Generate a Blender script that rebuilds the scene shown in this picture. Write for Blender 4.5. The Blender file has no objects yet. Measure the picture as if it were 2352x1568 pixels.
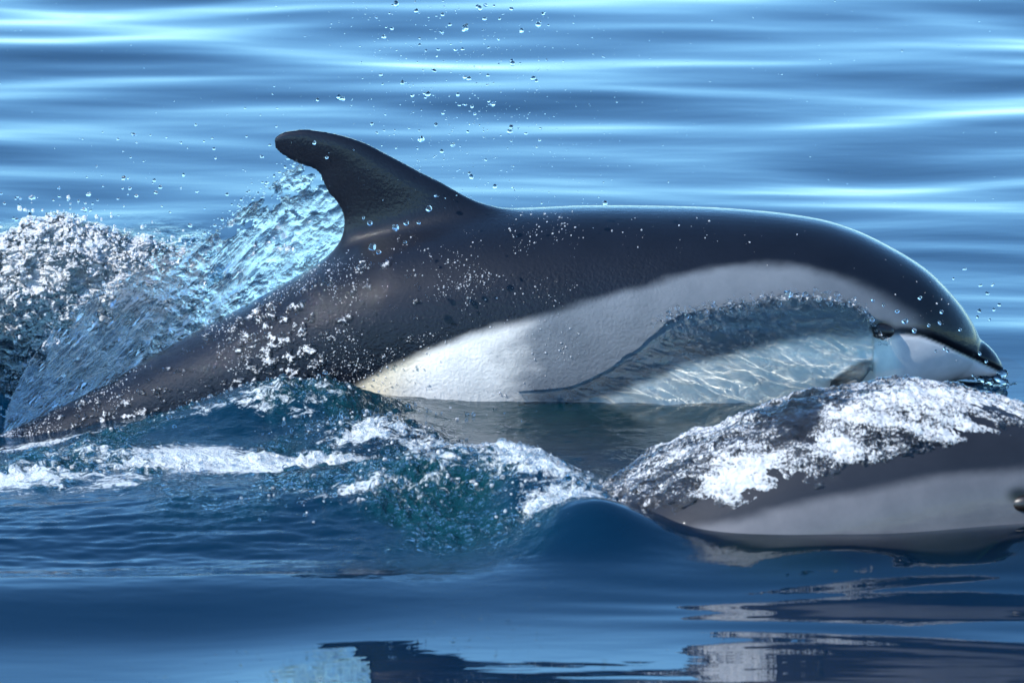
import bpy, bmesh, math, random
import numpy as np
from mathutils import Vector, Matrix
from mathutils.bvhtree import BVHTree

random.seed(7); np.random.seed(7)
RNG = np.random.RandomState(11)
scene = bpy.context.scene
C = scene.collection

# ------------------------------------------------------------------ camera, sky, sun, exposure
ELEV, DIST, Z0 = math.radians(12.0), 12.0, 0.08
CAM = np.array([0.0, -DIST*math.cos(ELEV), Z0 + DIST*math.sin(ELEV)])
cam_d = bpy.data.cameras.new('camera'); cam = bpy.data.objects.new('camera', cam_d); C.objects.link(cam)
cam.location = CAM; cam.rotation_euler = (math.pi/2 - ELEV, 0, 0)
cam_d.sensor_width = 36; cam_d.lens = 36*DIST/2.0
cam_d.clip_start = 0.5; cam_d.clip_end = 6000
cam_d.dof.use_dof = True; cam_d.dof.focus_distance = DIST - 0.16; cam_d.dof.aperture_fstop = 8.0
scene.camera = cam

SUN = np.array([-0.60, -0.42, 0.68]); SUN /= np.linalg.norm(SUN)
w = bpy.data.worlds.new('World'); scene.world = w; w.use_nodes = True
nt = w.node_tree; bg = nt.nodes['Background']
sky = nt.nodes.new('ShaderNodeTexSky'); sky.sky_type = 'NISHITA'; sky.sun_disc = False
sky.sun_elevation = math.asin(SUN[2]); sky.sun_rotation = math.atan2(SUN[0], SUN[1])
sky.air_density = 0.9; sky.dust_density = 0.0; sky.ozone_density = 9.0
tint = nt.nodes.new('ShaderNodeMix'); tint.data_type = 'RGBA'; tint.blend_type = 'MULTIPLY'; tint.inputs[0].default_value = 1.0
tint.inputs[7].default_value = (.81, 1.0, .95, 1)   # clear sea air: a little less red over the whole sky
nt.links.new(sky.outputs[0], tint.inputs[6]); nt.links.new(tint.outputs[2], bg.inputs[0]); bg.inputs[1].default_value = 0.15
sd = bpy.data.lights.new('sun', 'SUN'); sd.energy = 3.2; sd.angle = math.radians(0.5); sd.color = (1, .97, .92)
sun = bpy.data.objects.new('sun', sd); C.objects.link(sun)
sun.rotation_euler = Vector(SUN).to_track_quat('Z', 'Y').to_euler(); sun.location = (-4, -3, 5)
scene.view_settings.view_transform = 'Standard'; scene.view_settings.look = 'None'
scene.view_settings.exposure = 1.22; scene.view_settings.gamma = 1.0
scene.render.engine = 'CYCLES'
scene.cycles.max_bounces = 9; scene.cycles.transmission_bounces = 8; scene.cycles.transparent_max_bounces = 24
scene.cycles.use_denoising = True; scene.cycles.use_adaptive_sampling = True; scene.cycles.adaptive_threshold = .03

# ------------------------------------------------------------------ picture <-> place (design units: 2352 px wide)
FWD = np.array([0, math.cos(ELEV), -math.sin(ELEV)]); UP = np.array([0, math.sin(ELEV), math.cos(ELEV)])
def ray(px, py):
    px = np.asarray(px, float)[..., None]; py = np.asarray(py, float)[..., None]
    return FWD*DIST + np.array([1., 0, 0])*((px-1176)/1176.) + UP*((784-py)/1176.)
def at_y(px, py, y):
    r = ray(px, py); t = (y-CAM[1])/r[..., 1]; return CAM + r*t[..., None]
def at_z(px, py, z=0.0):
    r = ray(px, py); t = (z-CAM[2])/r[2]; return CAM + r*t
def project(P):
    d = P - CAM; f = d@FWD
    return 1176 + d[:, 0]/f*DIST*1176, 784 - (d@UP)/f*DIST*1176

# ------------------------------------------------------------------ numpy noise
_p = RNG.permutation(256); _p = np.concatenate([_p, _p, _p])
_g = RNG.normal(size=(256, 3)); _g /= np.linalg.norm(_g, axis=1)[:, None]
def perlin(x, y, z=0.0):
    x, y, z = np.broadcast_arrays(np.asarray(x, float), np.asarray(y, float), np.asarray(z, float))
    xi, yi, zi = np.floor(x).astype(int), np.floor(y).astype(int), np.floor(z).astype(int)
    xf, yf, zf = x-xi, y-yi, z-zi
    xi &= 255; yi &= 255; zi &= 255
    f = lambda t: t*t*t*(t*(t*6-15)+10)
    u, v, ww = f(xf), f(yf), f(zf)
    def gr(a, b, c):
        h = _p[_p[_p[xi+a]+yi+b]+zi+c]; G = _g[h]
        return G[..., 0]*(xf-a)+G[..., 1]*(yf-b)+G[..., 2]*(zf-c)
    l = lambda a, b, t: a+(b-a)*t
    return l(l(l(gr(0,0,0), gr(1,0,0), u), l(gr(0,1,0), gr(1,1,0), u), v),
             l(l(gr(0,0,1), gr(1,0,1), u), l(gr(0,1,1), gr(1,1,1), u), v), ww)*1.6
def fbm(x, y, z=0.0, oct=4, gain=.5, lac=2.1):
    s = 0; a = 1.0
    for i in range(oct):
        s = s + a*perlin(np.asarray(x)+17.3*i, np.asarray(y)-9.1*i, np.asarray(z)+3.7*i)
        x = np.asarray(x)*lac; y = np.asarray(y)*lac; z = np.asarray(z)*lac; a *= gain
    return s
def sstep(a, b, x):
    t = np.clip((x-a)/(b-a), 0, 1); return t*t*(3-2*t)
def spline(xs, ys, x):
    """monotone-ish cubic through the points"""
    xs = np.asarray(xs, float); ys = np.asarray(ys, float)
    d = np.diff(ys)/np.diff(xs); m = np.empty_like(ys)
    m[0], m[-1] = d[0], d[-1]
    m[1:-1] = np.where(d[:-1]*d[1:] > 0, 2*d[:-1]*d[1:]/(d[:-1]+d[1:]+1e-12), 0)
    x = np.clip(x, xs[0], xs[-1]); i = np.clip(np.searchsorted(xs, x)-1, 0, len(xs)-2)
    h = xs[i+1]-xs[i]; t = (x-xs[i])/h
    return ((2*t**3-3*t**2+1)*ys[i]+(t**3-2*t**2+t)*h*m[i]+(-2*t**3+3*t**2)*ys[i+1]+(t**3-t**2)*h*m[i+1])

# ------------------------------------------------------------------ mesh helpers
def mesh_from(name, V, F, smooth=True):
    V = np.asarray(V, np.float32); me = bpy.data.meshes.new(name)
    if isinstance(F, np.ndarray):
        n, k = F.shape
        me.vertices.add(len(V)); me.vertices.foreach_set('co', V.ravel())
        me.loops.add(n*k); me.loops.foreach_set('vertex_index', F.astype(np.int32).ravel())
        me.polygons.add(n); me.polygons.foreach_set('loop_start', np.arange(0, n*k, k, dtype=np.int32))
        me.update(calc_edges=True)
    else:
        me.from_pydata(V.tolist(), [], F)
    if smooth: me.polygons.foreach_set('use_smooth', np.ones(len(me.polygons), bool))
    me.validate(); me.update()
    return me
def attr(me, name, a):
    at = me.attributes.new(name, 'FLOAT', 'POINT'); at.data.foreach_set('value', np.asarray(a, np.float32).ravel())
def cattr(me, name, a):
    at = me.attributes.new(name, 'FLOAT_COLOR', 'POINT')
    at.data.foreach_set('color', np.c_[a, np.ones(len(a))].astype(np.float32).ravel())
def link(name, me, mat, parent=None, label=None, cat=None, group=None, kind=None):
    o = bpy.data.objects.new(name, me); C.objects.link(o)
    if me is not None and mat is not None and not me.materials: me.materials.append(mat)
    o.parent = parent
    for k, v in (('label', label), ('category', cat), ('group', group), ('kind', kind)):
        if v: o[k] = v
    return o
def grid_faces(nu, nv, off=0, flip=False):
    i = np.arange(nu-1)[:, None]*nv + np.arange(nv-1)[None, :]; i = i.ravel()+off
    f = np.stack([i, i+1, i+nv+1, i+nv], 1)
    return f[:, ::-1].copy() if flip else f
def rim_faces(nu, nv):
    """closes front grid and back grid (offset nu*nv) along the border"""
    b = [j for j in range(nv)] + [i*nv+nv-1 for i in range(1, nu)] + [(nu-1)*nv+j for j in range(nv-2, -1, -1)] + [i*nv for i in range(nu-2, 0, -1)]
    b = np.array(b); c = np.roll(b, -1); o = nu*nv
    return np.stack([b, b+o, c+o, c], 1)
def coords(me):
    a = np.empty(len(me.vertices)*3, np.float32); me.vertices.foreach_get('co', a); return a.reshape(-1, 3).astype(float)
def normals(me):
    a = np.empty(len(me.vertices)*3, np.float32); me.vertices.foreach_get('normal', a); return a.reshape(-1, 3).astype(float)
def remesh(V, F, voxel, smooth_it, name):
    me = mesh_from('tmp', V, F)
    o = bpy.data.objects.new('tmp', me); C.objects.link(o)
    m = o.modifiers.new('r', 'REMESH'); m.mode = 'VOXEL'; m.voxel_size = voxel; m.use_smooth_shade = True
    if smooth_it:
        s = o.modifiers.new('s', 'SMOOTH'); s.factor = .5; s.iterations = smooth_it
    dg = bpy.context.evaluated_depsgraph_get()
    out = bpy.data.meshes.new_from_object(o.evaluated_get(dg)); out.name = name
    bpy.data.objects.remove(o); bpy.data.meshes.remove(me)
    return out
def loft(rings):
    """rings: (n, m, 3) closed rings -> capped tube"""
    n, m, _ = rings.shape; V = rings.reshape(-1, 3); F = []
    for i in range(n-1):
        for j in range(m):
            k = (j+1) % m
            F.append((i*m+j, i*m+k, (i+1)*m+k, (i+1)*m+j))
    F.append(tuple(range(m))[::-1]); F.append(tuple((n-1)*m+j for j in range(m)))
    return V, F
def joined(parts):
    V = []; F = []; o = 0
    for v, f in parts:
        V.append(v); F += [tuple(int(i)+o for i in q) for q in f]; o += len(v)
    return np.concatenate(V), F

# ------------------------------------------------------------------ materials
class NT:
    def __init__(s, name):
        s.m = bpy.data.materials.new(name); s.m.use_nodes = True; s.t = s.m.node_tree
        s.t.nodes.clear(); s.out = s.n('OutputMaterial')
    def n(s, typ, **kw):
        x = s.t.nodes.new('ShaderNode'+typ)
        for k, v in kw.items():
            if k.startswith('_'): setattr(x, k[1:], v)
            else:
                i = x.inputs[int(k[1:])] if k[0] == 'i' and k[1:].isdigit() else x.inputs[k.replace('__', ' ')]
                if hasattr(v, 'is_output') : s.t.links.new(v, i)
                else: i.default_value = v
        return x
    def math(s, op, a, b=0.0, clamp=False):
        return s.n('Math', _operation=op, _use_clamp=clamp, i0=a, i1=b).outputs[0]
    def ramp(s, v, lo, hi, a=0., b=1.):
        return s.n('MapRange', _interpolation_type='SMOOTHSTEP', i0=v, i1=lo, i2=hi, i3=a, i4=b).outputs[0]
    def noise(s, vec, scale, detail=3, rough=.55, dist=0.):
        return s.n('TexNoise', Vector=vec, Scale=scale, Detail=detail, Roughness=rough, Distortion=dist).outputs[0]
    def mapping(s, vec, sc):
        return s.n('Mapping', Vector=vec, Scale=sc).outputs[0]
    def pos(s): return s.n('TexCoord').outputs['Object']
    def attr(s, name, out='Fac'): return s.n('Attribute', _attribute_name=name).outputs[out]
    def bump(s, h, strength, dist, normal=None):
        kw = dict(Strength=strength, Distance=dist, Height=h)
        if normal is not None: kw['Normal'] = normal
        return s.n('Bump', **kw).outputs[0]
    def surf(s, sh): s.t.links.new(sh, s.out.inputs['Surface']); return s.m
    def mix(s, f, a, b): return s.n('MixShader', i0=f, i1=a, i2=b).outputs[0]

def sea_material():
    s = NT('sea_water'); p = s.pos()
    turb = s.attr('turb'); foam = s.attr('foam')
    h = s.noise(p, 42, 4, .62)
    b = s.bump(h, s.math('MULTIPLY', turb, 1.0, True), .03)
    calm = s.noise(s.mapping(p, (5, 14, 5)), 1.0, 2, .5)
    b = s.bump(calm, .07, .010, b)
    fr = s.n('Fresnel', IOR=1.333, Normal=b).outputs[0]
    tr = s.n('BsdfTransparent', Color=(.16, .40, .34, 1)).outputs[0]
    bc = s.n('Mix', _data_type='RGBA', i0=s.attr('green'), i6=(.0002, .010, .027, 1), i7=(.0012, .026, .034, 1)).outputs[2]
    di = s.n('BsdfDiffuse', Color=bc, Normal=b).outputs[0]
    body = s.mix(s.math('MULTIPLY', s.attr('clear'), .8), di, tr)
    gl = s.n('BsdfGlossy', Color=(1, 1, 1, 1), Roughness=.015, Normal=b).outputs[0]
    wat = s.mix(fr, body, gl)
    fm = s.noise(p, 34, 6, .74, .8)
    m = s.ramp(s.math('ADD', fm, s.math('MULTIPLY', s.math('SUBTRACT', foam, 1.0), .55)), .36, .50)
    fb = s.bump(s.noise(p, 90, 4, .7), 1.0, .02)
    white = s.n('BsdfPrincipled', Base__Color=(.74, .80, .82, 1), Roughness=.2, IOR=1.33, Normal=fb).outputs[0]
    return s.surf(s.mix(s.math('MULTIPLY', m, .85), wat, white))

def skin_material(name, tint=1.0):
    s = NT(name); p = s.pos()
    col = s.attr('skin', 'Color'); rough = s.attr('pebble')
    mott = s.noise(p, 9, 5, .6)
    colm = s.n('Mix', _data_type='RGBA', _blend_type='MULTIPLY', i0=1.0, i6=col,
               i7=s.n('Combine' 'Color', Red=s.ramp(mott, .25, .75, .8*tint, 1.15*tint), Green=s.ramp(mott, .25, .75, .8*tint, 1.12*tint), Blue=s.ramp(mott, .25, .75, .82*tint, 1.12*tint)).outputs[0]).outputs[2]
    vor = s.n('TexVoronoi', _feature='SMOOTH_F1', Vector=s.n('Vector' 'Math', _operation='ADD', i0=p, i1=s.n('VectorMath', _operation='SCALE', i0=s.n('TexNoise', Vector=p, Scale=60.0).outputs[1], Scale=.012).outputs[0]).outputs[0], Scale=150.0).outputs[0]
    fine = s.noise(p, 230, 3, .65)
    h = s.math('ADD', s.math('MULTIPLY', vor, .8), s.math('MULTIPLY', fine, .6))
    b = s.bump(h, rough, .0011); bc = s.bump(h, rough, .0025)
    soft = s.noise(s.mapping(p, (22, 22, 60)), 1.0, 4, .55)
    b = s.bump(soft, .15, .002, b); bc = s.bump(soft, .2, .003, bc)
    bs = s.n('BsdfPrincipled', Base__Color=colm, Roughness=.5, Specular__IOR__Level=.08, Coat__Weight=.85, Coat__Roughness=.02, Coat__IOR=1.33, Normal=b)
    s.t.links.new(bc, bs.inputs['Coat Normal'])
    return s.surf(bs.outputs[0])

def film_material(name, lo=.33, hi=.50, scale=(30, 30, 30), tint=(.97, .99, 1, 1), bumpd=.01, fine=120, wr=.2, refr=False, white_amt=.9):
    """clear water carrying white aerated patches (attribute foam)"""
    s = NT(name); p = s.pos(); foam = s.attr('foam')
    n1 = s.noise(s.mapping(p, scale), 1.0, 7, .68, .8); n2 = s.noise(p, fine, 4, .6)
    b = s.bump(s.math('ADD', n1, s.math('MULTIPLY', n2, .5)), .8, bumpd)
    fr = s.n('Fresnel', IOR=1.333).outputs[0]
    if refr: tr = s.n('BsdfRefraction', Color=tint, Roughness=.0, IOR=1.333, Normal=b).outputs[0]
    else: tr = s.n('BsdfTransparent', Color=tint).outputs[0]
    gl = s.n('BsdfGlossy', Color=(1, 1, 1, 1), Roughness=.04, Normal=b).outputs[0]
    wat = s.mix(fr, tr, gl)
    fm = s.math('ADD', s.math('MULTIPLY', n1, .55), s.math('MULTIPLY', n2, .45))
    m = s.ramp(s.math('ADD', fm, s.math('MULTIPLY', s.math('SUBTRACT', foam, 1.0), .55)), lo, hi)
    white = s.n('BsdfPrincipled', Base__Color=(.70, .72, .74, 1), Roughness=wr, IOR=1.33, Normal=b).outputs[0]
    return s.surf(s.mix(s.math('MULTIPLY', m, white_amt), wat, white))

def glass_material():
    s = NT('droplet_water')
    return s.surf(s.n('BsdfGlass', Color=(1, 1, 1, 1), Roughness=0.0, IOR=1.333).outputs[0])
def plain(name, col, rough=.3, coat=0.):
    s = NT(name); p = s.pos(); n = s.noise(p, 60, 4)
    c = s.n('Mix', _data_type='RGBA', i0=n, i6=(*[k*.8 for k in col], 1), i7=(*[k*1.2 for k in col], 1)).outputs[2]
    return s.surf(s.n('BsdfPrincipled', Base__Color=c, Roughness=rough, Coat__Weight=coat, Coat__Roughness=.02).outputs[0])

M_SEA = sea_material(); M_GLASS = glass_material()
M_SKIN = skin_material('dolphin_skin'); M_SKIN2 = skin_material('dolphin_skin_sunlit', 1.0)  # second copy is the same skin, coloured lighter on the back for stronger sun
M_EYE = plain('dolphin_eye', (.005, .003, .0025), .4, .25)
M_BED = plain('deep_water', (.004, .03, .05), .9)

# ------------------------------------------------------------------ sea
Vgap = None
def axis(segs):
    out = [np.array([segs[0][0]])]
    for a, b, n in segs: out.append(np.linspace(a, b, n+1)[1:])
    return np.concatenate(out)
xs = axis([(-2500, -300, 6), (-300, -40, 8), (-40, -6, 14), (-6, -1.45, 60), (-1.45, 1.45, 560), (1.45, 6, 60), (6, 40, 14), (40, 300, 8), (300, 2500, 6)])
ys = axis([(-60, -12, 8), (-12, -3.2, 40), (-3.2, -2.5, 30), (-2.5, .35, 400), (.35, 6.5, 400), (6.5, 12, 100), (12, 40, 40), (40, 300, 16), (300, 3000, 8)])
X, Y = np.meshgrid(xs, ys, indexing='ij')

def blob(px, py, z, sx, sy, h, rot=0.):
    """a swelling of the water seen at picture point px,py; sx, sy metres"""
    c = at_z(px, py, z); dx = X-c[0]; dy = Y-c[1]
    a = math.radians(rot); u = dx*math.cos(a)+dy*math.sin(a); v = -dx*math.sin(a)+dy*math.cos(a)
    return h*np.exp(-.5*((u/sx)**2+(v/sy)**2))
def gz(px, py, z, sx, sy, rot=0.): return blob(px, py, z, sx, sy, 1.0, rot)

fade = np.exp(-((np.abs(X)/40)**2)) * np.exp(-((np.maximum(Y, 0)/60)**2))
back = sstep(.1, .9, Y); front = 1-back
wx = X+.25*perlin(X*.6, Y*.5, 3.); wy = Y+.16*perlin(X*.45, Y*.7, 8.)
H = back*(.019*perlin(wx*.9, wy*1.35+.10*wx, 1.2)+.0105*perlin(wx*1.45+5, wy*2.6-.22*wx, 2.2)+.0030*perlin(wx*2.2, wy*5.6+.3*wx, 4.4))
calmf = .10+.90*sstep(-1.95, -1.55, Y)
H += front*calmf*(.010*perlin(wx*.8, wy*1.8, 1.2)+.004*perlin(wx*1.4, wy*4., 5.))
# swell in the foreground, its crest left of the near dolphin
H += .030*np.exp(-((Y+1.66-.06*X)/.16)**2)*sstep(.35, -.5, X)
H += -.012*np.exp(-((Y+1.42-.05*X)/.10)**2)*sstep(.35, -.5, X)
H += .007*np.exp(-((Y+1.84+.05*X)/.07)**2)*sstep(.1, .6, X)+.0006*np.sin((Y+.16*perlin(X*1.6, Y*3, 2.))*62)*sstep(-.1, .3, X)*sstep(-1.2, -1.6, Y)*(.5+perlin(X*2., Y*2., 6.))
H += .022*np.exp(-((Y+1.52)/.07)**2)*sstep(-.05, .3, X)*(.9*perlin(X*2.6, 3., 1.))
H += .036*np.exp(-((Y+1.42)/np.where(Y < -1.42, .26, .5))**2)*sstep(-.15, .25, X)
H += .060*np.exp(-((X-.13)/.12)**2-((Y+1.42)/.10)**2)+.035*np.exp(-((Y+1.48)/.12)**2)*sstep(.6, 1.05, X)
H += .085*np.clip(-1.86-Y, 0, .6)**2*np.exp(-(np.clip(-2.6-Y, 0, 50)/.8)**2)*sstep(-.75, -.35, X)
tt = np.clip((-1.62-Y)/.34, 0, 1)
H += -.15*.34*(tt-tt**3+tt**4/2)*np.exp(-(np.clip(-2.5-Y, 0, 50)/.8)**2)*sstep(-.12, -.6, X)
H += -.115*np.exp(-((X+1.1)/.42)**2-((Y+.05)/.42)**2)
turb = np.zeros_like(X); foam = np.zeros_like(X)
# wake alongside the main dolphin's tail
for px, py, z, sx, sy, h in [(680, 900, .05, .13, .10, .060), (480, 940, .03, .16, .10, .035), (860, 985, .03, .09, .10, .045), (300, 1060, .0, .3, .1, .02)]:
    H += blob(px, py, z, sx, sy, h)
for px, py, z, sx, sy, h in [(1090, 1070, .06, .13, .12, .062), (1220, 1130, .05, .07, .10, .05), (1330, 1200, .02, .10, .09, .03), (900, 1120, .03, .2, .12, .035), (560, 1170, .0, .3, .16, .03)]:
    H += blob(px, py, z, sx, sy, h)
tz = [(560, 940, .05, .36, .20, 1.), (150, 1010, .03, .35, .22, 1.), (860, 1000, .03, .12, .16, 1.), (500, 1080, 0, .42, .16, 1.), (1080, 1090, .08, .2, .2, 1.), (1240, 1150, .04, .08, .12, 1.), (150, 610, 0, .35, .22, .6), (780, 1170, 0, .28, .14, .5)]
for t in tz: turb = np.maximum(turb, gz(*t[:5])*t[5])
streak = gz(350, 1230, 0, .5, .22)
turb = np.clip(turb*1.3, 0, 1); deep = gz(1280, 960, 0, .35, .2); mk = turb > .02; turb[mk] *= .22+.78*sstep(-.35, .35, fbm(X[mk]*4.5, Y[mk]*3.2, 4., 3, .55))
fz = [(640, 1065, .02, .22, .09, 1.25), (380, 1040, .02, .20, .12, 1.1), (130, 1090, .02, .2, .13, 1.05), (840, 1000, .03, .10, .09, 1.05), (960, 1020, .03, .08, .07, 1.0), (620, 920, .05, .3, .09, .70), (1130, 1080, .05, .17, .14, 1.08), (1240, 1150, .03, .09, .12, 1.25), (1060, 1050, .06, .14, .07, 1.15), (860, 1150, .03, .2, .08, .8), (60, 965, -.03, .2, .1, 1.0), (1290, 1165, .06, .07, .07, 1.1), (300, 545, 0, .2, .12, .6)]
for t in fz: foam = np.maximum(foam, gz(*t[:5])*t[5])
mk = foam > .02; foam[mk] *= 1.0+.45*fbm(X[mk]*5, Y[mk]*6, 7., 4, .6)
mk = turb > .02; TB = np.zeros_like(X); xm, ym = X[mk], Y[mk]
TB[mk] = turb[mk]*(.016*fbm(xm*9, ym*7, 2., 4, .58)+.012*np.abs(fbm(xm*24, ym*17, 5., 3, .6)))
H += TB
mk = streak > .02; H[mk] += streak[mk]*(.004*fbm(X[mk]*5, Y[mk]*22, 1., 4, .6))
H *= fade
clear = np.clip(np.maximum(.8*gz(1480, 985, 0, .26, .22), .9*np.exp(-((Y+1.5)/.14)**2)*sstep(.22, .42, X)), 0, 1)
nu, nv = X.shape
V = np.stack([X, Y, H], -1).reshape(-1, 3)
F = grid_faces(nu, nv, flip=True)
# close the body of water: walls and bottom far outside the picture
edge = np.array([i*nv for i in range(nu)] + [(nu-1)*nv+j for j in range(1, nv)] + [i*nv+nv-1 for i in range(nu-2, -1, -1)] + [j for j in range(nv-2, 0, -1)])
low = V[edge].copy(); low[:, 2] = -9; k = np.arange(len(edge)); k2 = np.roll(k, -1)
wall = np.stack([edge, len(V)+k, len(V)+k2, edge[k2]], 1)
cn = len(V)+np.array([0, nu-1, nu+nv-2, 2*nu+nv-3])
F = np.concatenate([F, wall, cn[None, ::-1]]); V = np.concatenate([V, low])
me = mesh_from('sea', V, F)
pad = np.zeros(len(low)); attr(me, 'turb', np.r_[turb.ravel(), pad]); attr(me, 'foam', np.r_[foam.ravel(), pad]); attr(me, 'clear', np.r_[clear.ravel(), pad]); attr(me, 'green', np.r_[np.maximum(turb, .9*deep).ravel(), pad])
link('sea', me, M_SEA, kind='structure')
bed = mesh_from('sea_bed', [(-2400, -58, -8.5), (2400, -58, -8.5), (2400, 2900, -8.5), (-2400, 2900, -8.5)], [(0, 1, 2, 3)], False)
link('sea_bed', bed, M_BED, kind='structure')

# ------------------------------------------------------------------ dolphin shape
def prof(pts, xq):
    a = np.array([at_y(p, q, 0.)[[0, 2]] for p, q in pts]); return spline(a[:, 0], a[:, 1], xq)
TOP = [(-520, 1225), (-420, 1190), (-250, 1120), (-100, 1045), (50, 972), (230, 885), (400, 790), (560, 703), (700, 622), (800, 568), (900, 532), (1000, 508), (1190, 482), (1400, 478), (1600, 481), (1750, 490), (1880, 507), (1960, 530), (2050, 572), (2130, 622), (2190, 680), (2225, 725), (2246, 765), (2256, 800)]
BOT = [(-520, 1245), (-420, 1235), (-250, 1195), (-100, 1150), (50, 1115), (230, 1090), (400, 1072), (560, 1058), (700, 1046), (900, 1036), (1100, 1030), (1300, 1025), (1500, 1016), (1700, 1000), (1850, 975), (1950, 950), (2050, 918), (2130, 890), (2190, 868), (2225, 852), (2246, 830), (2256, 806)]
BT = [(2080, 720), (2170, 755), (2225, 768), (2258, 784), (2283, 806), (2298, 828), (2308, 850)]
BB = [(2080, 900), (2150, 882), (2200, 871), (2240, 867), (2275, 866), (2300, 861), (2308, 856)]
WID = [(-520, .016), (-420, .022), (-250, .034), (-100, .048), (50, .066), (230, .09), (400, .118), (560, .145), (700, .168), (900, .195), (1100, .212), (1300, .222), (1500, .222), (1700, .208), (1850, .186), (1950, .166), (2050, .140), (2130, .115), (2190, .088), (2225, .062), (2246, .036), (2256, .006)]
BW = [(2080, .085), (2150, .068), (2200, .056), (2240, .046), (2275, .034), (2298, .02), (2308, .006)]
def body_loft(T, B, W, x0, x1, n, m=72, e=2.25):
    x0, x1 = at_y(x0, 784, 0)[0], at_y(x1, 784, 0)[0]
    q = (1-np.cos(np.linspace(0, math.pi, n)))/2; x = x0+(x1-x0)*(.6*np.linspace(0, 1, n)+.4*q)
    zt, zb = prof(T, x), prof(B, x); hw = spline([at_y(a, 784, 0)[0] for a, _ in W], [b for _, b in W], x)
    a = np.linspace(0, 2*math.pi, m, endpoint=False); ca, sa = np.cos(a), np.sin(a)
    yy = np.sign(ca)*np.abs(ca)**(2/e); zz = np.sign(sa)*np.abs(sa)**(2/e)
    cz, hz = (zt+zb)/2, (zt-zb)/2
    R = np.stack([np.repeat(x[:, None], m, 1), hw[:, None]*yy[None], cz[:, None]+hz[:, None]*zz[None]], -1)
    return loft(R)
def wing(L, T, thick, nv=60, m=40, tip=.25):
    """L, T: (v, point3) leading and trailing edges; thickness across along n"""
    v = np.linspace(0, 1, nv)
    l = np.stack([spline([a for a, _ in L], [p[k] for _, p in L], v) for k in range(3)], 1)
    t = np.stack([spline([a for a, _ in T], [p[k] for _, p in T], v) for k in range(3)], 1)
    a = np.linspace(0, 2*math.pi, m, endpoint=False)
    u = (1-np.cos(a))/2; prof_ = np.sin(a)*(.55+.75*(1-u))*(1-.25*u)
    ch = t-l; span = np.gradient((l+t)/2, axis=0); nn = np.cross(ch, span); nn /= np.linalg.norm(nn, axis=1)[:, None]+1e-9
    th = thick(v)*1.0
    R = l[:, None]+ch[:, None]*u[None, :, None]+nn[:, None]*(th[:, None]*prof_[None])[..., None]
    return loft(R)
P0 = lambda p, q, y=0.: at_y(p, q, y)
finL = [(0, P0(1300, 560)), (.12, P0(1175, 479)), (.24, P0(1100, 455)), (.38, P0(1000, 412)), (.52, P0(900, 360)), (.64, P0(830, 325)), (.76, P0(760, 305)), (.86, P0(700, 297)), (.94, P0(654, 302)), (1, P0(630, 316))]
finT = [(0, P0(600, 740)), (.12, P0(715, 612)), (.24, P0(764, 552)), (.34, P0(776, 505)), (.46, P0(765, 462)), (.57, P0(744, 426)), (.64, P0(733, 400)), (.69, P0(716, 387)), (.78, P0(690, 379)), (.88, P0(650, 358)), (.95, P0(632, 342)), (1, P0(628, 332))]
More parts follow.
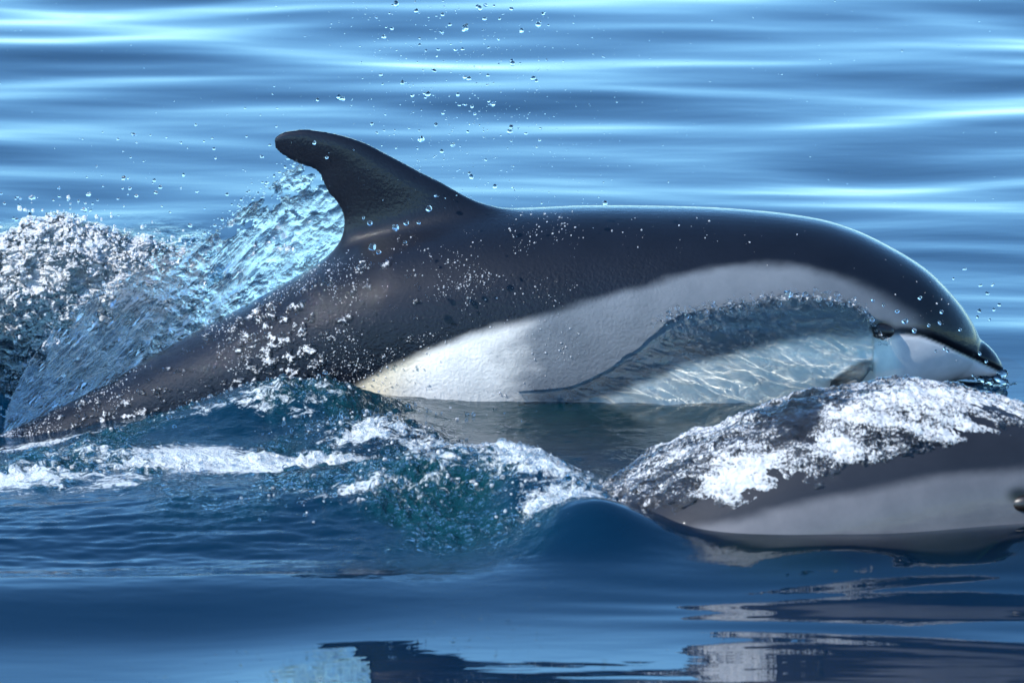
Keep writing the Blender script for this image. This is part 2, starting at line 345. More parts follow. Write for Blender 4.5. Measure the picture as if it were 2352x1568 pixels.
def dolphin_mesh():
    parts = [body_loft(TOP, BOT, WID, -520, 2256, 200), body_loft(BT, BB, BW, 2080, 2308, 70, 48, 2.1)]
    parts.append(wing(finL, finT, lambda v: .038*(1-v)**1.1+.0065))
    for s in (-1, 1):   # flippers and flukes
        L = [(0, P0(2030, 740, -.09)), (.3, P0(2008, 830, -.158)), (.65, P0(1950, 905, -.205)), (1, P0(1835, 965, -.26))]
        T = [(0, P0(1900, 800, -.09)), (.3, P0(1905, 868, -.172)), (.65, P0(1868, 925, -.215)), (1, P0(1825, 968, -.258))]
        if s > 0: L = [(a, p*[1, -1, 1]) for a, p in L]; T = [(a, p*[1, -1, 1]) for a, p in T]
        parts.append(wing(L, T, lambda v: .016*(1-v)+.004, 40, 28))
        c = P0(-430, 1212); L = [(0, c+[.12, 0, .01]), (.5, c+[-.02, s*.13, 0]), (1, c+[-.19, s*.27, -.02])]
        T = [(0, c+[-.12, 0, 0]), (.5, c+[-.16, s*.13, -.01]), (1, c+[-.20, s*.27, -.02])]
        parts.append(wing(L, T, lambda v: .014*(1-v)+.003, 40, 28))
    V, F = joined(parts)
    me = remesh(V, F, .0045, 6, 'dolphin_body')
    P = coords(me); N = normals(me)
    Q = P.copy(); Q[:, 1] = -np.abs(Q[:, 1]); u, v = project(Q)
    # fillet where the fin rises from the back
    E = np.empty(len(me.edges)*2, np.int32); me.edges.foreach_get('vertices', E); E = E.reshape(-1, 2)
    deg = np.bincount(E.ravel(), minlength=len(P)).astype(float)
    wgt = sstep(560, 640, u)*sstep(1330, 1230, u)*sstep(430, 500, v+.12*(u-900))*sstep(760, 690, v)
    Es = E[(wgt[E] > .001).any(1)]; sub = np.unique(Es); inv = np.zeros(len(P), int); inv[sub] = np.arange(len(sub)); Es = inv[Es]
    ps = P[sub]; ws = (.6*wgt[sub])[:, None]; dg_ = np.bincount(Es.ravel(), minlength=len(sub)).astype(float)[:, None]
    for _ in range(160):
        acc = np.stack([np.bincount(Es[:, 0], ps[Es[:, 1], k], len(ps))+np.bincount(Es[:, 1], ps[Es[:, 0], k], len(ps)) for k in range(3)], 1)/dg_
        ps = ps+(acc-ps)*ws
    P[sub] = ps
    nz = 6*fbm(P[:, 0]*14, P[:, 2]*30, P[:, 1]*14, 4)
    # mouth line: a crease
    ml = spline([2040, 2075, 2110, 2150, 2199, 2240, 2265, 2290, 2308], [772, 765, 767, 781, 804, 823, 836, 848, 856], u)
    dm = np.abs(v-ml); inm = sstep(2035, 2060, u)
    crease = np.exp(-(dm/6.5)**2)*inm
    P -= N*(crease*.004)[:, None]; me.vertices.foreach_set('co', P.astype(np.float32).ravel()); me.update()
    dark = np.array([.004, .006, .011]); grey = np.array([.112, .130, .148]); white = np.array([.70, .70, .66]); cream = np.array([.70, .62, .44])
    L1 = spline([300, 780, 850, 950, 1100, 1250, 1400, 1500, 1600, 1700, 1800, 1900, 1980, 2060, 2130, 2200, 2330], [1010, 900, 868, 818, 765, 722, 676, 650, 622, 608, 606, 625, 655, 700, 742, 775, 800], u)
    L2 = spline([300, 900, 1200, 1350, 1480, 1600, 1750, 1900, 1990, 2060, 2330], [1200, 1010, 960, 925, 880, 835, 795, 772, 770, 775, 860], u)
    soft = 26+26*sstep(1850, 2050, u)
    kb = sstep(-soft*.5, soft*.7, v-L1+nz)
    col = dark[None]*(1-kb[:, None])+grey[None]*kb[:, None]
    # white / cream flank patch towards the tail
    kw = kb*sstep(1260, 1090, u+nz*6)*sstep(700, 800, u)
    kc = sstep(1010, 860, u+.6*(v-860)+nz*3)
    patch = white[None]*.92*(1-kc[:, None])+cream[None]*kc[:, None]
    col = col*(1-kw[:, None])+patch*kw[:, None]
    kbel = sstep(-14, 16, v-L2+nz)
    belly = np.array([.84, .81, .72]); col = col*(1-kbel[:, None])+belly[None]*kbel[:, None]
    # dark tail stock below the patch, dark upper jaw, dark eye surround and flipper
    tailk = sstep(790, 700, u); col = col*(1-tailk[:, None])+dark[None]*1.25*tailk[:, None]
    jaw = sstep(8, -3, v-ml)*sstep(2085, 2150, u); col = col*(1-jaw[:, None])+dark[None]*.7*jaw[:, None]
    below = sstep(2, 9, v-ml)*sstep(2040, 2080, u)*(1-sstep(2295, 2308, u)); jw = np.array([.45, .47, .48])
    col = col*(1-below[:, None])+jw[None]*below[:, None]
    col *= (1-.92*crease*sstep(2060, 2110, u))[:, None]
    eye = np.exp(-(((u-2024)/26)**2+((v-752)/17)**2)**1.6); col = col*(1-eye[:, None])+dark[None]*.5*eye[:, None]
    es = np.exp(-(((u-2085)/45)**2+((v-757-.05*(u-2085))/9)**2)); col *= (1-.7*es)[:, None]
    dist = np.zeros(len(P)); cand = np.where((u > 1760) & (u < 2080) & (v > 730))[0]
    for i in cand: dist[i] = BODY.find_nearest(Vector(P[i]))[3]
    fl = sstep(.004, .014, dist); tipk = sstep(20, 90, (v-830)*.8+(1985-u)*.55+nz)
    fc = np.array([.17, .17, .155])[None]*(1-tipk[:, None])+dark[None]*.8*tipk[:, None]
    col = col*(1-fl[:, None])+fc*fl[:, None]; attr(me, 'flipper', fl)
    cattr(me, 'skin', col)
    flank = sstep(1700, 1450, u)*sstep(-30, 120, v-prof_px(u)-40)
    peb = .12+.75*flank*sstep(640, 760, v+.25*(u-900))+.9*sstep(900, 700, u)*sstep(-10, 60, v-prof_px(u))
    fin = sstep(520, 480, v)*sstep(1250, 1150, u); peb = np.maximum(peb*(1-fin), .35*fin)
    peb = np.maximum(peb, .32*sstep(1350, 1100, u)); attr(me, 'pebble', np.clip(peb, .05, 1))
    return me
def prof_px(u): return spline([a for a, _ in TOP], [b for _, b in TOP], u)
_bv, _bf = body_loft(TOP, BOT, WID, -520, 2256, 200)
BODY = BVHTree.FromPolygons([tuple(p) for p in _bv], _bf)
me_d = dolphin_mesh()
def make_eye(parent, skin):
    for s in (-1, 1):
        c = P0(2023, 757, -.135); c = np.array([c[0], 0, c[2]])
        # rest on the skin
        hit = BVH.ray_cast(Vector((c[0], -1, c[2])), Vector((0, 1, 0)))
        y = hit[0].y if hit[0] else -.135
        bm = bmesh.new(); bmesh.ops.create_uvsphere(bm, u_segments=24, v_segments=14, radius=1)
        for v in bm.verts: v.co = Vector((c[0]+v.co.x*.026-.2*v.co.z*.013, (y+.002+v.co.y*.014)*(-s), c[2]+v.co.z*.0155))
        m = bpy.data.meshes.new('eye'); bm.to_mesh(m); bm.free()
        m.polygons.foreach_set('use_smooth', np.ones(len(m.polygons), bool))
        link('eye', m, M_EYE, parent)
def bvh_of(me, mat=None):
    P = coords(me)
    if mat is not None: P = P@np.array(mat.to_3x3()).T+np.array(mat.translation)
    return BVHTree.FromPolygons([tuple(p) for p in P], [tuple(p.vertices) for p in me.polygons])
BVH = bvh_of(me_d)
root = link('dolphin', None, None, label='dark backed dolphin with tall hooked fin leaping clear of the water', cat='dolphin', group='two dolphins swimming side by side')
link('body', me_d, M_SKIN, root); make_eye(root, M_SKIN)
# the nearer one: nose up, fin still below the surface
me_n = me_d.copy(); me_n.materials.clear()
fl = np.empty(len(me_n.vertices), np.float32); me_n.attributes['flipper'].data.foreach_get('value', fl); Pn = coords(me_n)
for i in np.where(fl > .01)[0]: Pn[i] += (np.array(BODY.find_nearest(Vector(Pn[i]))[0])-Pn[i])*.96
me_n.vertices.foreach_set('co', Pn.astype(np.float32).ravel())
Pn = coords(me_n); Pn[:, 2] -= .42*np.maximum(0, .50-Pn[:, 0])**2; me_n.vertices.foreach_set('co', Pn.astype(np.float32).ravel()); me_n.update()
root2 = link('dolphin', None, None, label='grey dolphin nearest the camera, mostly under water, eye at right edge', cat='dolphin', group='two dolphins swimming side by side')
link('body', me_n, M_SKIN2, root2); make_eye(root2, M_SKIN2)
piv = Vector((.717, 0, .135)); tgt = Vector((.895, -1.22, .088))
M2 = Matrix.Translation(tgt) @ Matrix.Rotation(math.radians(-10), 4, 'Y') @ Matrix.Rotation(math.radians(0), 4, 'X') @ Matrix.Translation(-piv)
root2.matrix_world = M2
BVH2 = bvh_of(me_n, M2)
Pw = coords(me_n)@np.array(M2.to_3x3()).T+np.array(M2.translation)
Q = Pw.copy(); Q[:, 1] = -1.22-np.abs(Q[:, 1]+1.22); u, v = project(Q); nz = 6*fbm(Pw[:, 0]*14, Pw[:, 2]*30, Pw[:, 1]*14, 4)
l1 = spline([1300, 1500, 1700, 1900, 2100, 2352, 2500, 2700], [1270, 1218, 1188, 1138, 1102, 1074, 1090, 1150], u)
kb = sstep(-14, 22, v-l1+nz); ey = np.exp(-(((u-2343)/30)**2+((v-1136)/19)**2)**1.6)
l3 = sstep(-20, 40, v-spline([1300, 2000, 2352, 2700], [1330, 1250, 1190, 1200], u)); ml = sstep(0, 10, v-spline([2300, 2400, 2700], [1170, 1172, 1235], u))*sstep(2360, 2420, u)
col = np.array([.013, .015, .020])[None]*(1-kb[:, None])+np.array([.10, .102, .11])[None]*kb[:, None]  # near dolphin's back painted lighter, stronger sunlight put into its colour
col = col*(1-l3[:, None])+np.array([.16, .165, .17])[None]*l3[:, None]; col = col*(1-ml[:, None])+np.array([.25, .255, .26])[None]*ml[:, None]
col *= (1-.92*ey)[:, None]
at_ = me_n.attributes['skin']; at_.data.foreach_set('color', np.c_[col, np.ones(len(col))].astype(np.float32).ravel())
me_n.attributes['pebble'].data.foreach_set('value', np.full(len(col), .10, np.float32))

# ------------------------------------------------------------------ water draped over a body
def drape(bvh, PX, PY, y0, off):
    """cast along the view onto the body, lift off along the skin normal"""
    out = np.zeros(PX.shape+(3,)); ok = np.zeros(PX.shape, bool)
    D = ray(PX, PY); vc = Vector(CAM); A = at_y(PX, PY, y0)
    for i in range(PX.shape[0]):
        for j in range(PX.shape[1]):
            h = bvh.ray_cast(vc, Vector(D[i, j]))
            if h[0] is not None and abs(h[0].y-y0) < .6:
                out[i, j] = np.array(h[0])+np.array(h[1])*off[i, j]; ok[i, j] = True
            else:
                out[i, j] = A[i, j]
    return out, ok
def between(top, bot, x0, x1, nu, nv):
    px = np.linspace(x0, x1, nu); t = spline([a for a, _ in top], [b for _, b in top], px); b = spline([a for a, _ in bot], [b for _, b in bot], px)
    s = np.linspace(0, 1, nv)
    return np.repeat(px[:, None], nv, 1), t[:, None]+(b-t)[:, None]*s[None], np.repeat(s[None], nu, 0)
def keep_faces(F, ok):
    return F[ok.ravel()[F].all(1)]
_ico = {}
def ico(sub=2):
    if sub not in _ico:
        bm = bmesh.new(); bmesh.ops.create_icosphere(bm, subdivisions=sub, radius=1)
        _ico[sub] = (np.array([v.co[:] for v in bm.verts]), np.array([[v.index for v in f.verts] for f in bm.faces])); bm.free()
    return _ico[sub]
def beads(name, P, R, mat, label, cat, kind='stuff', lump=.25, sub=2):
    iv, jf = ico(sub); n = len(P)
    sc = 1+lump*RNG.normal(size=(n, 3)); sc = np.clip(sc, .5, 1.7)
    V = (iv[None]*(sc*R[:, None])[:, None]*(1+.3*perlin(iv[None, :, 0]*1.3+P[:, None, 0]*91, iv[None, :, 1]*1.3, iv[None, :, 2]*1.3+P[:, None, 2]*57))[..., None]+P[:, None]).reshape(-1, 3)
    F = (jf[None]+(np.arange(n)*len(iv))[:, None, None]).reshape(-1, 3)
    me = mesh_from(name, V, F); attr(me, 'foam', np.repeat(RNG.uniform(0, 1, n), len(iv)))
    return link(name, me, mat, label=label, cat=cat, kind=kind)

def bow_material():
    s = NT('bow_water')
    return s.surf(s.n('BsdfGlass', Color=(.97, .99, .985, 1), Roughness=0.0, IOR=1.333).outputs[0])
M_CLEAR = bow_material()
M_FOAM = film_material('aerated_film', .35, .54, (30, 66, 66), bumpd=.014, fine=210, wr=.12, white_amt=.82)
M_SHEET = film_material('splash_sheet', .37, .47, (26, 26, 34), (.98, .99, 1, 1), .006, 110, refr=True, white_amt=.8)
M_CHURN = film_material('churned_water', .38, .47, (38, 38, 38), (.85, .93, .97, 1), .03, 120, refr=True, white_amt=.95)

# bow wave sliding along the main dolphin's flank
top = [(1190, 893), (1300, 878), (1380, 838), (1440, 795), (1500, 752), (1560, 716), (1650, 704), (1750, 686), (1850, 680), (1930, 692), (1985, 722), (2008, 760), (2016, 800)]
bot = [(1190, 935), (1300, 960), (1500, 985), (1800, 985), (1960, 930), (2000, 880), (2016, 850)]
PX, PY, S = between(top, bot, 1190, 2016, 330, 110)
PY = PY+(1.5+5*sstep(1500, 1700, PX))*fbm(PX/55, S*.0, 3., 3)*(1-S)**4
lip = np.clip(S/(.035+.14*sstep(1650, 1400, PX)), 0, 1); lip = lip*lip*(3-2*lip)
rip = fbm(PX/210+PY/90, PY/42-PX/110, 1., 3, .45)
off = -.004+lip*(.0025+.0105*sstep(1450, 1700, PX)+.010*np.exp(-((S-.16)/.16)**2)*sstep(1400, 1700, PX)+.05*S**1.5+.0032*rip+.007*np.exp(-((S-.14)/.10)**2)*fbm(PX/30, PY/18, 2., 3)*sstep(1500, 1700, PX))
edge_r = sstep(2016, 1985, PX); off = off*edge_r-.004*(1-edge_r)
P, ok = drape(BODY, PX, PY, -.2, off)
fo = .28+.30*np.exp(-((S-.06)/.10)**2)*sstep(1500, 1800, PX)+.12*np.exp(-((S-.3)/.15)**2)
me = mesh_from('bow_wave', P.reshape(-1, 3), keep_faces(grid_faces(330, 110), ok)); attr(me, 'foam', fo)
bow = link('bow_wave', me, M_CLEAR, label='clear glassy bow wave of water sliding over the pale flank', cat='wave')
sd.cycles.is_caustics_light = True; bow.cycles.is_caustics_caster = True
for o in root.children: o.cycles.is_caustics_receiver = True
k = RNG.randint(0, 330, 420); kk = np.abs(RNG.normal(0, 3.2, 420)).astype(int)+1; sel = PX[k, 0] > 1500; k, kk = k[sel], kk[sel]
bp = P[k, kk]+RNG.normal(0, 1, (len(k), 3))*[.006, .004, .008]+[0, -.012, .006]
beads('rim_beads', bp, .0012+.0042*RNG.power(.45, len(k)), M_GLASS, 'clear bubbles and beads along the bow wave rim', 'spray')

# froth along the rim of the bow wave
rim = [(1500, 752), (1560, 716), (1650, 704), (1750, 686), (1850, 680), (1930, 692), (1985, 722), (2008, 760), (2030, 775)]
PXr, PYr, Sr = between([(a, b-16) for a, b in rim], [(a, b+52-.03*(a-1500)) for a, b in rim], 1500, 2030, 330, 56)
lv = fbm(PXr/20, PYr/14, 3., 4, .65)-.15+.75*np.exp(-((Sr-.34)/.2)**2)*sstep(1500, 1800, PXr)-.9*np.abs(Sr-.4)
ofr = np.where(lv > .05, .010+.014*np.exp(-((Sr-.4)/.3)**2)*sstep(1450, 1700, PXr)+.012*np.clip(lv, 0, 1)*(1+fbm(PXr/9, PYr/9, 6., 2)), -.01)
Pr, okr = drape(BODY, PXr, PYr, -.2, ofr); okr &= lv > .0
mr = mesh_from('bow_wave_froth', Pr.reshape(-1, 3), keep_faces(grid_faces(330, 56), okr)); attr(mr, 'foam', .5+.4*np.clip(lv, 0, 1))
link('bow_wave_froth', mr, M_FOAM, label='bubbly froth curling along the upper rim of the bow wave', cat='foam')

# splashed water clinging to the tail stock and flank
top = [(-60, 1040), (30, 996), (120, 950), (250, 890), (400, 806), (560, 718), (700, 640), (800, 600), (900, 585), (1000, 620)]
bot = [(-60, 1080), (120, 1020), (250, 985), (560, 950), (800, 930), (1000, 900)]
PX, PY, S = between(top, bot, -60, 1000, 480, 170)
n1 = fbm(PX/30+PY/90, PY/24, 4., 5, .70); reg = np.exp(-(((PX-640)/130)**2+((PY-800)/130)**2))+.75*np.exp(-(((PX-200)/230)**2+((PY-975+.28*(PX-200))/45)**2))+.45*np.exp(-(((PX-860)/60)**2+((PY-600)/30)**2))
lev = n1-.50+.85*reg
off = -.006+.011*np.clip(lev*2.2, 0, 1)**.6*(1+.5*fbm(PX/14, PY/14, 7., 3))
off *= sstep(0, .05, S)*sstep(0, .04, 1-S)*sstep(-60, -20, PX)*sstep(1000, 960, PX)
off = np.where(off < .0004, -.006, off)
P, ok = drape(BODY, PX, PY, -.15, off)
me = mesh_from('flank_splash', P.reshape(-1, 3), keep_faces(grid_faces(480, 170), ok)); attr(me, 'foam', .55+.5*np.clip(lev, 0, 1))
link('flank_splash', me, M_FOAM, label='white splash water running down the tail stock behind the fin', cat='splash')

# thousands of tiny drops sitting on the wet skin
s_ = NT('skin_drop_water'); _m = s_.mix(.35, s_.n('BsdfGlass', Color=(1, 1, 1, 1), Roughness=.12, IOR=1.333).outputs[0], s_.n('BsdfPrincipled', Base__Color=(.8, .82, .85, 1), Roughness=.15).outputs[0])
M_BEAD = s_.surf(_m)
cu = np.concatenate([RNG.uniform(0, 820, 3600), RNG.normal(660, 120, 1800), RNG.uniform(760, 1330, 1500), RNG.normal(1000, 110, 900), RNG.uniform(1000, 2200, 300)])
tp = prof_px(cu); cv = tp+6+(np.minimum(1000, tp+420)-tp)*RNG.rand(len(cu))**1.1
cv[6900:7800] = 830-.75*(cu[6900:7800]-850)+RNG.normal(0, 30, 900); cv[7800:] = tp[7800:]+20+RNG.uniform(0, 140, 300)
D = ray(cu, cv); bp = []
for d in D:
    h = BVH.ray_cast(Vector(CAM), Vector(d))
    if h[0] is not None: bp.append(np.array(h[0])+np.array(h[1])*.0004)
bp = np.array(bp); keep = fbm(bp[:, 0]*8, bp[:, 2]*10, 2., 3, .6)+.30*RNG.rand(len(bp)) > .22; bp = bp[keep]
beads('skin_drops', bp, .0004+.0019*RNG.power(.28, len(bp)), M_BEAD, 'tiny glinting drops clinging to the wet flank and tail stock', 'spray', sub=1)

# aerated water over the back of the near dolphin
Pw = coords(me_n)@np.array(M2.to_3x3()).T+np.array(M2.translation)
nx, na = 520, 170
gx = np.linspace(.02, 1.12, nx); body = np.abs(Pw[:, 1]+1.22) < .06
Pc = Pw[body & (Pw[:, 0] > -.02) & (Pw[:, 0] < 1.16)]; gq = np.linspace(.02, 1.12, 40)
cz = np.interp(gx, gq, [.5*(q[:, 2].max()+q[:, 2].min()) for q in (Pc[np.abs(Pc[:, 0]-x) < .02] for x in gq)])
ang = np.radians(np.linspace(125, -5, na)); PN = np.zeros((nx, na, 3)); HN = np.zeros((nx, na, 3))
for i in range(nx):
    for j in range(na):
        d = Vector((0, -math.cos(ang[j]), math.sin(ang[j]))); o = Vector((gx[i], -1.22, cz[i]))+d*.8
        h = BVH2.ray_cast(o, -d)
        PN[i, j] = h[0] if h[0] is not None else o-d*.7; HN[i, j] = h[1] if h[1] is not None else d
GX = np.repeat(gx[:, None], na, 1); AN = np.repeat(ang[None], nx, 0); u, v = project(PN.reshape(-1, 3)); u = u.reshape(nx, na); v = v.reshape(nx, na)
eb = spline([1180, 1290, 1500, 1700, 1800, 1900, 2000, 2100, 2200, 2352, 2700], [1130, 1160, 1170, 1155, 1130, 1095, 1065, 1040, 1015, 975, 900], u)
rag = 22*fbm(GX*14, AN*6, 2., 4, .6)
cov = sstep(34, -22, v-eb+rag); cov[:, 0] = 0; cov *= sstep(.02, .10, GX)*sstep(1.12, 1.06, GX)
thick = .007+.014*np.exp(-((AN-1.6)/.6)**2)*sstep(.95, .65, GX)
hump = 1+.55*fbm(GX*5.5, AN*1.5, 1., 3)
off = -.006+cov*(thick*hump+.007*fbm(GX*22+AN*4, AN*5, 6., 4, .6)+.005*np.abs(fbm(GX*60+AN*8, AN*12, 9., 3, .6)))
off = np.maximum(off, -.006)
PF = PN+HN*off[..., None]
fo = .42+.38*cov+.30*fbm(GX*7+AN*2, AN*2.5, 3., 4)+.16*sstep(.2, .7, GX)*np.exp(-((AN-1.2)/.6)**2)
fo -= .5*np.exp(-((GX-.50)/.05)**2)*np.exp(-((AN-1.4)/.3)**2)
me = mesh_from('white_water', PF.reshape(-1, 3), grid_faces(nx, na)); attr(me, 'foam', fo)
link('white_water', me, M_FOAM, label='frothy white water pouring over the back of the nearer dolphin', cat='foam')

# sheet of water pulled up behind the dorsal fin
top = [(6, 985), (30, 905), (60, 850), (100, 790), (140, 742), (200, 698), (270, 660), (330, 615), (400, 580), (460, 560), (500, 540), (560, 482), (640, 420), (690, 381), (735, 392), (800, 500)]
bot = [(6, 1000), (100, 962), (230, 905), (400, 812), (560, 725), (700, 645), (760, 590), (800, 540)]
nu_, nv_ = 460, 150
PX, PY, S = between(top, bot, 6, 800, nu_, nv_)
PY = PY+(1-S)**4*13*fbm(PX/30, 0*PX, 9., 4, .6)*sstep(760, 640, PX)
half = (.004+.013*np.sin(np.pi*np.clip(S*.95+.03, 0, 1))**.7)*(1+2.2*sstep(420, 160, PX))
stre = fbm((PX+PY)/40, (PX-PY*.6)/120, 1., 4, .6)
ca = .6+.8*sstep(600, 350, PX)
pts = []
for sg in (-1, 1):
    wob = .03*fbm(PX/170, PY/150, 2., 2)
    yy = .015+wob*sstep(0, .3, 1-S)+sg*half*(1+.25*stre)+sg*ca*(.0022*stre+(.0025+.006*np.clip(.5+fbm(PX/120, PY/90, 5., 2), 0, 1))*fbm(PX/36, PY/28, 3.+sg, 4, .6))
    pts.append(at_y(PX.ravel(), PY.ravel(), 0.) if not pts else pts[0].copy())
    pts[-1][:, 1] = yy.ravel()
tear = fbm(PX/46+PY/60, PY/34, 8., 4, .6)+.55*(1-S)**3-.75*sstep(.25, .0, np.abs(S-.0))*0-.35*sstep(.75, 1, S) < .62-.12*sstep(500, 200, PX)
keep2 = np.r_[tear.ravel(), tear.ravel()]; FF = np.concatenate([grid_faces(nu_, nv_), grid_faces(nu_, nv_, nu_*nv_, True), rim_faces(nu_, nv_)])
me = mesh_from('fin_water_sheet', np.concatenate(pts), FF[keep2[FF].all(1)])
fo = .36+.30*np.exp(-((PX-480)/170)**2)*S+.30*np.exp(-((PX-650)/70)**2-((PY-560)/60)**2)+.22*(1-S)**6+.25*np.exp(-((PX-120)/60)**2-((PY-800)/70)**2)+.16*fbm(PX/60, PY/60, 4., 3)+.30*np.maximum(0, fbm((PX+PY*.7)/24, (PX-PY)/150, 6., 3)-.15)*sstep(720, 560, PX)
attr(me, 'foam', np.r_[fo.ravel(), fo.ravel()])
link('fin_water_sheet', me, M_SHEET, label='clear rippled sheet of water pulled up behind the dorsal fin', cat='splash')
rimP = pts[0].reshape(nu_, nv_, 3)[:, 0]; k = RNG.randint(0, 400, 500)
bp = rimP[k]+np.abs(RNG.normal(0, 1, (500, 1)))*np.array([[-.006, 0, .008]])+RNG.normal(0, 1, (500, 3))*[.006, .01, .005]
beads('sheet_edge_beads', bp, .0007+.0026*RNG.power(.4, 500), M_GLASS, 'tiny clear beads along the torn edge of the fin sheet', 'spray')

# heap of churned water further back at the left
top = [(-160, 760), (-80, 600), (-20, 545), (40, 520), (90, 497), (150, 491), (215, 515), (280, 535), (350, 552), (420, 570), (470, 600)]
bot = [(-160, 900), (200, 900), (470, 800)]
nu_, nv_ = 300, 180
PX, PY, S = between(top, bot, -160, 470, nu_, nv_)
PY = PY+(1-S)**3*12*fbm(PX/26, 0*PX, 2., 4, .6)
half = .01+.16*np.sqrt(S)*np.sin(np.pi*(PX+160)/630)**.6
pts = []
for sg in (-1, 1):
    q = at_y(PX, PY, .36)
    d = .034*fbm(PX/70, PY/60, 3.*sg, 3, .6)+.022*np.abs(fbm(PX/30, PY/26, 6.+sg, 4, .65))
    q[..., 1] += sg*half+sg*d*np.sqrt(np.clip(S*4, 0, 1)); q[..., 2] += .02*fbm(PX/24, PY/20, 8., 3)*S
    q[..., 0] += .02*fbm(PX/24, PY/20, 11., 3)
    pts.append(q.reshape(-1, 3))
me = mesh_from('churned_heap', np.concatenate(pts), np.concatenate([grid_faces(nu_, nv_), grid_faces(nu_, nv_, nu_*nv_, True), rim_faces(nu_, nv_)]))
fo = .92-.35*sstep(.25, .75, S)+.15*fbm(PX/50, PY/50, 1., 3); attr(me, 'foam', np.r_[fo.ravel(), fo.ravel()])
link('churned_heap', me, M_CHURN, label='heap of churned white water far left behind the tail', cat='splash')
q = pts[0].reshape(nu_, nv_, 3); k = RNG.randint(0, nu_, 1800); kk = np.abs(RNG.normal(0, 40, 1800)).astype(int) % nv_
bp = q[k, kk]+RNG.normal(0, 1, (1800, 3))*[.012, .02, .014]+[0, 0, .006]
beads('heap_spray', bp, .0008+.0040*RNG.power(.3, 1800), M_BEAD, 'glittering drops thrown off the churned heap at left', 'spray')

# dribble from the beak tip
pth = [(2225, 866, .006), (2262, 872, .009), (2290, 872, .011), (2305, 858, .010), (2300, 880, .010), (2310, 892, .009), (2322, 893, .010), (2330, 886, .008), (2308, 900, .006), (2290, 886, .006), (2268, 880, .004)]
Vs = []; iv, jf = ico()
parts = []
for a, b, r in pth:
    parts.append((iv*r*[1, .7, 1]+at_y(a, b, -.03), jf))
for (a, b, r), (c_, d_, r2) in zip(pth[:-1], pth[1:]):
    for t in (.25, .5, .75):
        parts.append((iv*(r+(r2-r)*t)*.72*[1, .6, 1]+at_y(a+(c_-a)*t, b+(d_-b)*t, -.03), jf))
tri = np.array([[2228, 866], [2304, 850], [2333, 888], [2312, 908], [2300, 896], [2262, 874]], float)
for q in range(150):
    wq = RNG.dirichlet(np.ones(6)*.55); pq = wq@tri
    parts.append((iv*RNG.uniform(.0035, .006)*[1, .5, 1]+at_y(pq[0], pq[1], -.03+.006*RNG.normal()), jf))
V, F = joined(parts)
me = remesh(V, F, .0016, 4, 'beak_dribble')
link('beak_dribble', me, M_GLASS, label='clear dribble of water hanging from the beak tip', cat='water')

# bubbling crests of the wake
def sea_z(x, y):
    i = np.clip(np.searchsorted(xs, x), 0, nu-1); j = np.clip(np.searchsorted(ys, y), 0, nv-1); return H[i, j]
bp = []
for px, py, z, sx, sy, n in [(850, 985, .03, .09, .05, 420), (960, 1015, .03, .05, .04, 240), (620, 1065, .02, .2, .04, 500), (1130, 1050, .08, .10, .07, 700), (1240, 1150, .03, .05, .07, 600), (1285, 1165, .06, .05, .05, 350), (640, 900, .05, .2, .04, 400), (250, 1060, .02, .25, .06, 500), (900, 1150, .03, .15, .05, 350), (60, 950, .02, .12, .04, 250)]:
    c = at_z(px, py, z); a = RNG.normal(0, 1, (n, 2))*[sx, sy]+c[:2]; bp.append(np.c_[a, sea_z(a[:, 0], a[:, 1])+RNG.uniform(-.003, .004, n)])
bp = np.concatenate(bp)
beads('wake_bubbles', bp, .0012+.0036*RNG.power(.35, len(bp)), M_FOAM, 'bubbling froth and beads riding the wake crests', 'foam')

# ------------------------------------------------------------------ flying droplets
DM = []
for k in range(5):
    bm = bmesh.new(); bmesh.ops.create_icosphere(bm, subdivisions=3, radius=1)
    for v in bm.verts:
        c = np.array(v.co); f = 1+(.08+.16*k)*perlin(*(c*.8+k*5.3)); v.co = Vector(c*f*[1, 1, 1+.05*k])
    m = bpy.data.meshes.new('water_droplet'); bm.to_mesh(m); bm.free(); m.materials.append(M_GLASS)
    m.polygons.foreach_set('use_smooth', np.ones(len(m.polygons), bool)); DM.append(m)
def droplet(px, py, y, r, label, group):
    o = bpy.data.objects.new('water_droplet', random.choice(DM)); C.objects.link(o)
    o.location = at_y(px, py, y); o.rotation_euler = [random.uniform(0, 6.28) for _ in range(3)]
    e = random.uniform(.7, 1.5); r *= .88; o.scale = (r*e, r, r/e**.5)
    o['label'] = label; o['category'] = 'droplet'; o['group'] = group
def radius(lo, hi): return (lo+(hi-lo)*random.random()**2.4)/1176
for i in range(168):
    px = random.gauss(1070, 125); py = random.uniform(-10, 470)
    if py > 300+max(0, (px-700)*.33) and px < 1250: py -= 200
    r = radius(1.9, 7); big = 'large' if r*1176 > 5 else 'small'; where = 'high in the spray at the top edge' if py < 120 else 'midway up the spray' if py < 260 else 'low in the spray just over the fin'
    side = 'left half' if px < 1070 else 'right half'
    droplet(px, py, random.uniform(-.3, .3), r, '%s clear droplet %s, %s' % (big, where, side), 'droplets above the fin')
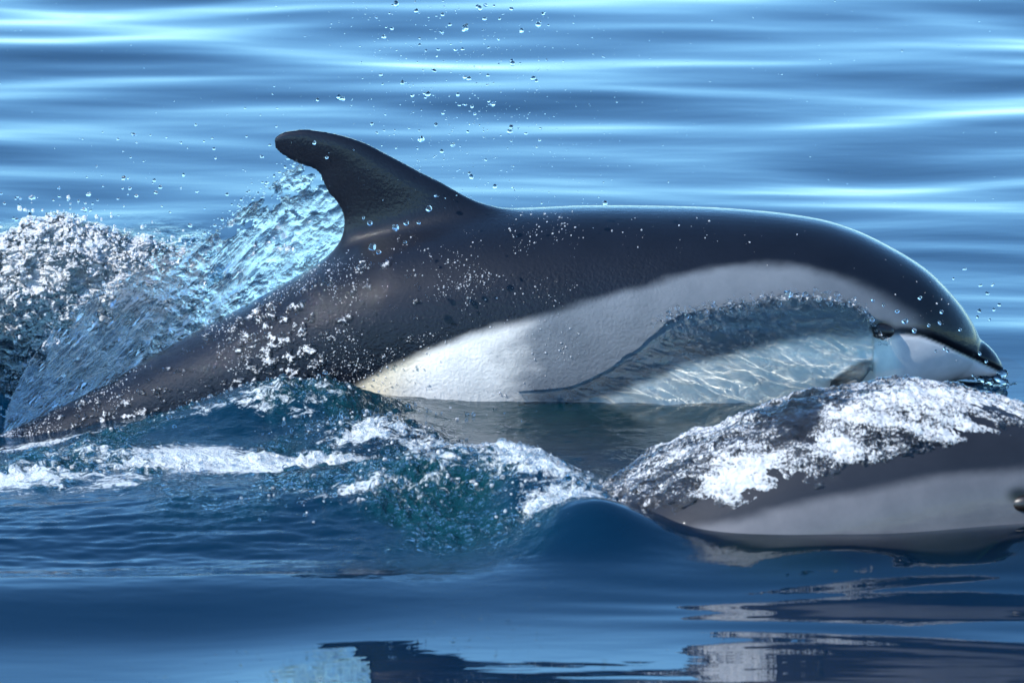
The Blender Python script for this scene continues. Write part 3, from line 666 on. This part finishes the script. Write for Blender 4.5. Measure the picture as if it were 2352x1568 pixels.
for px, py, r in [(908, 523, 8), (933, 512, 7), (850, 512, 7), (985, 480, 7), (856, 566, 9), (870, 578, 6), (1000, 450, 4), (835, 500, 4), (750, 362, 4), (722, 328, 5), (910, 340, 3), (962, 512, 4), (930, 556, 4)]:
    droplet(px, py, -.30, r/1176, 'clear droplet in front of the dark fin base', 'droplets in front of the fin')
for px, py, r in [(2252, 656, 4), (2280, 655, 5), (2268, 674, 5), (2295, 700, 5), (2250, 714, 4), (2283, 711, 4), (2245, 728, 4), (2273, 735, 4), (2215, 618, 4), (2190, 640, 3)]:
    droplet(px, py, -.1, r/1176, 'clear droplet in the air ahead of the melon', 'droplets ahead of the head')
for px, py, r in [(2113, 684, 5), (2163, 716, 5), (2158, 742, 5), (2150, 806, 4), (2133, 747, 4), (2205, 757, 4), (2235, 862, 3), (2005, 690, 5), (1990, 715, 4), (2030, 700, 4), (2060, 715, 5), (2078, 738, 7), (2003, 733, 6), (1850, 676, 6), (1812, 674, 7), (1870, 676, 4), (2100, 758, 6), (2178, 806, 4), (2250, 812, 4), (2265, 830, 4), (2170, 800, 4)]:
    droplet(px, py, -.26, r/1176, 'clear droplet in front of the face beside the eye', 'droplets in front of the face')
for i in range(60):
    px = random.uniform(180, 640); py = random.uniform(300, 560)-max(0, px-420)*.5
    droplet(px, py, random.uniform(-.1, .35), radius(2.2, 6), 'clear droplet over the water left of the fin', 'droplets left of the fin')
for i in range(28):
    px = random.uniform(-5, 230); py = random.gauss(478, 16)
    droplet(px, py, random.uniform(.2, .5), radius(3, 7), 'clear droplet flung above the churned heap', 'droplets above the heap')
n = 900; px = np.where(RNG.rand(n) < .75, RNG.normal(1060, 210, n), RNG.uniform(0, 2300, n)); py = RNG.uniform(-5, 480, n)
bp = np.array([at_y(a, b, c_) for a, b, c_ in zip(px, py, RNG.uniform(-.3, .4, n))])
beads('fine_spray', bp, (.5+1.3*RNG.rand(n)**2)/1176, M_GLASS, 'fine specks of spray hanging over the calm water', 'spray')
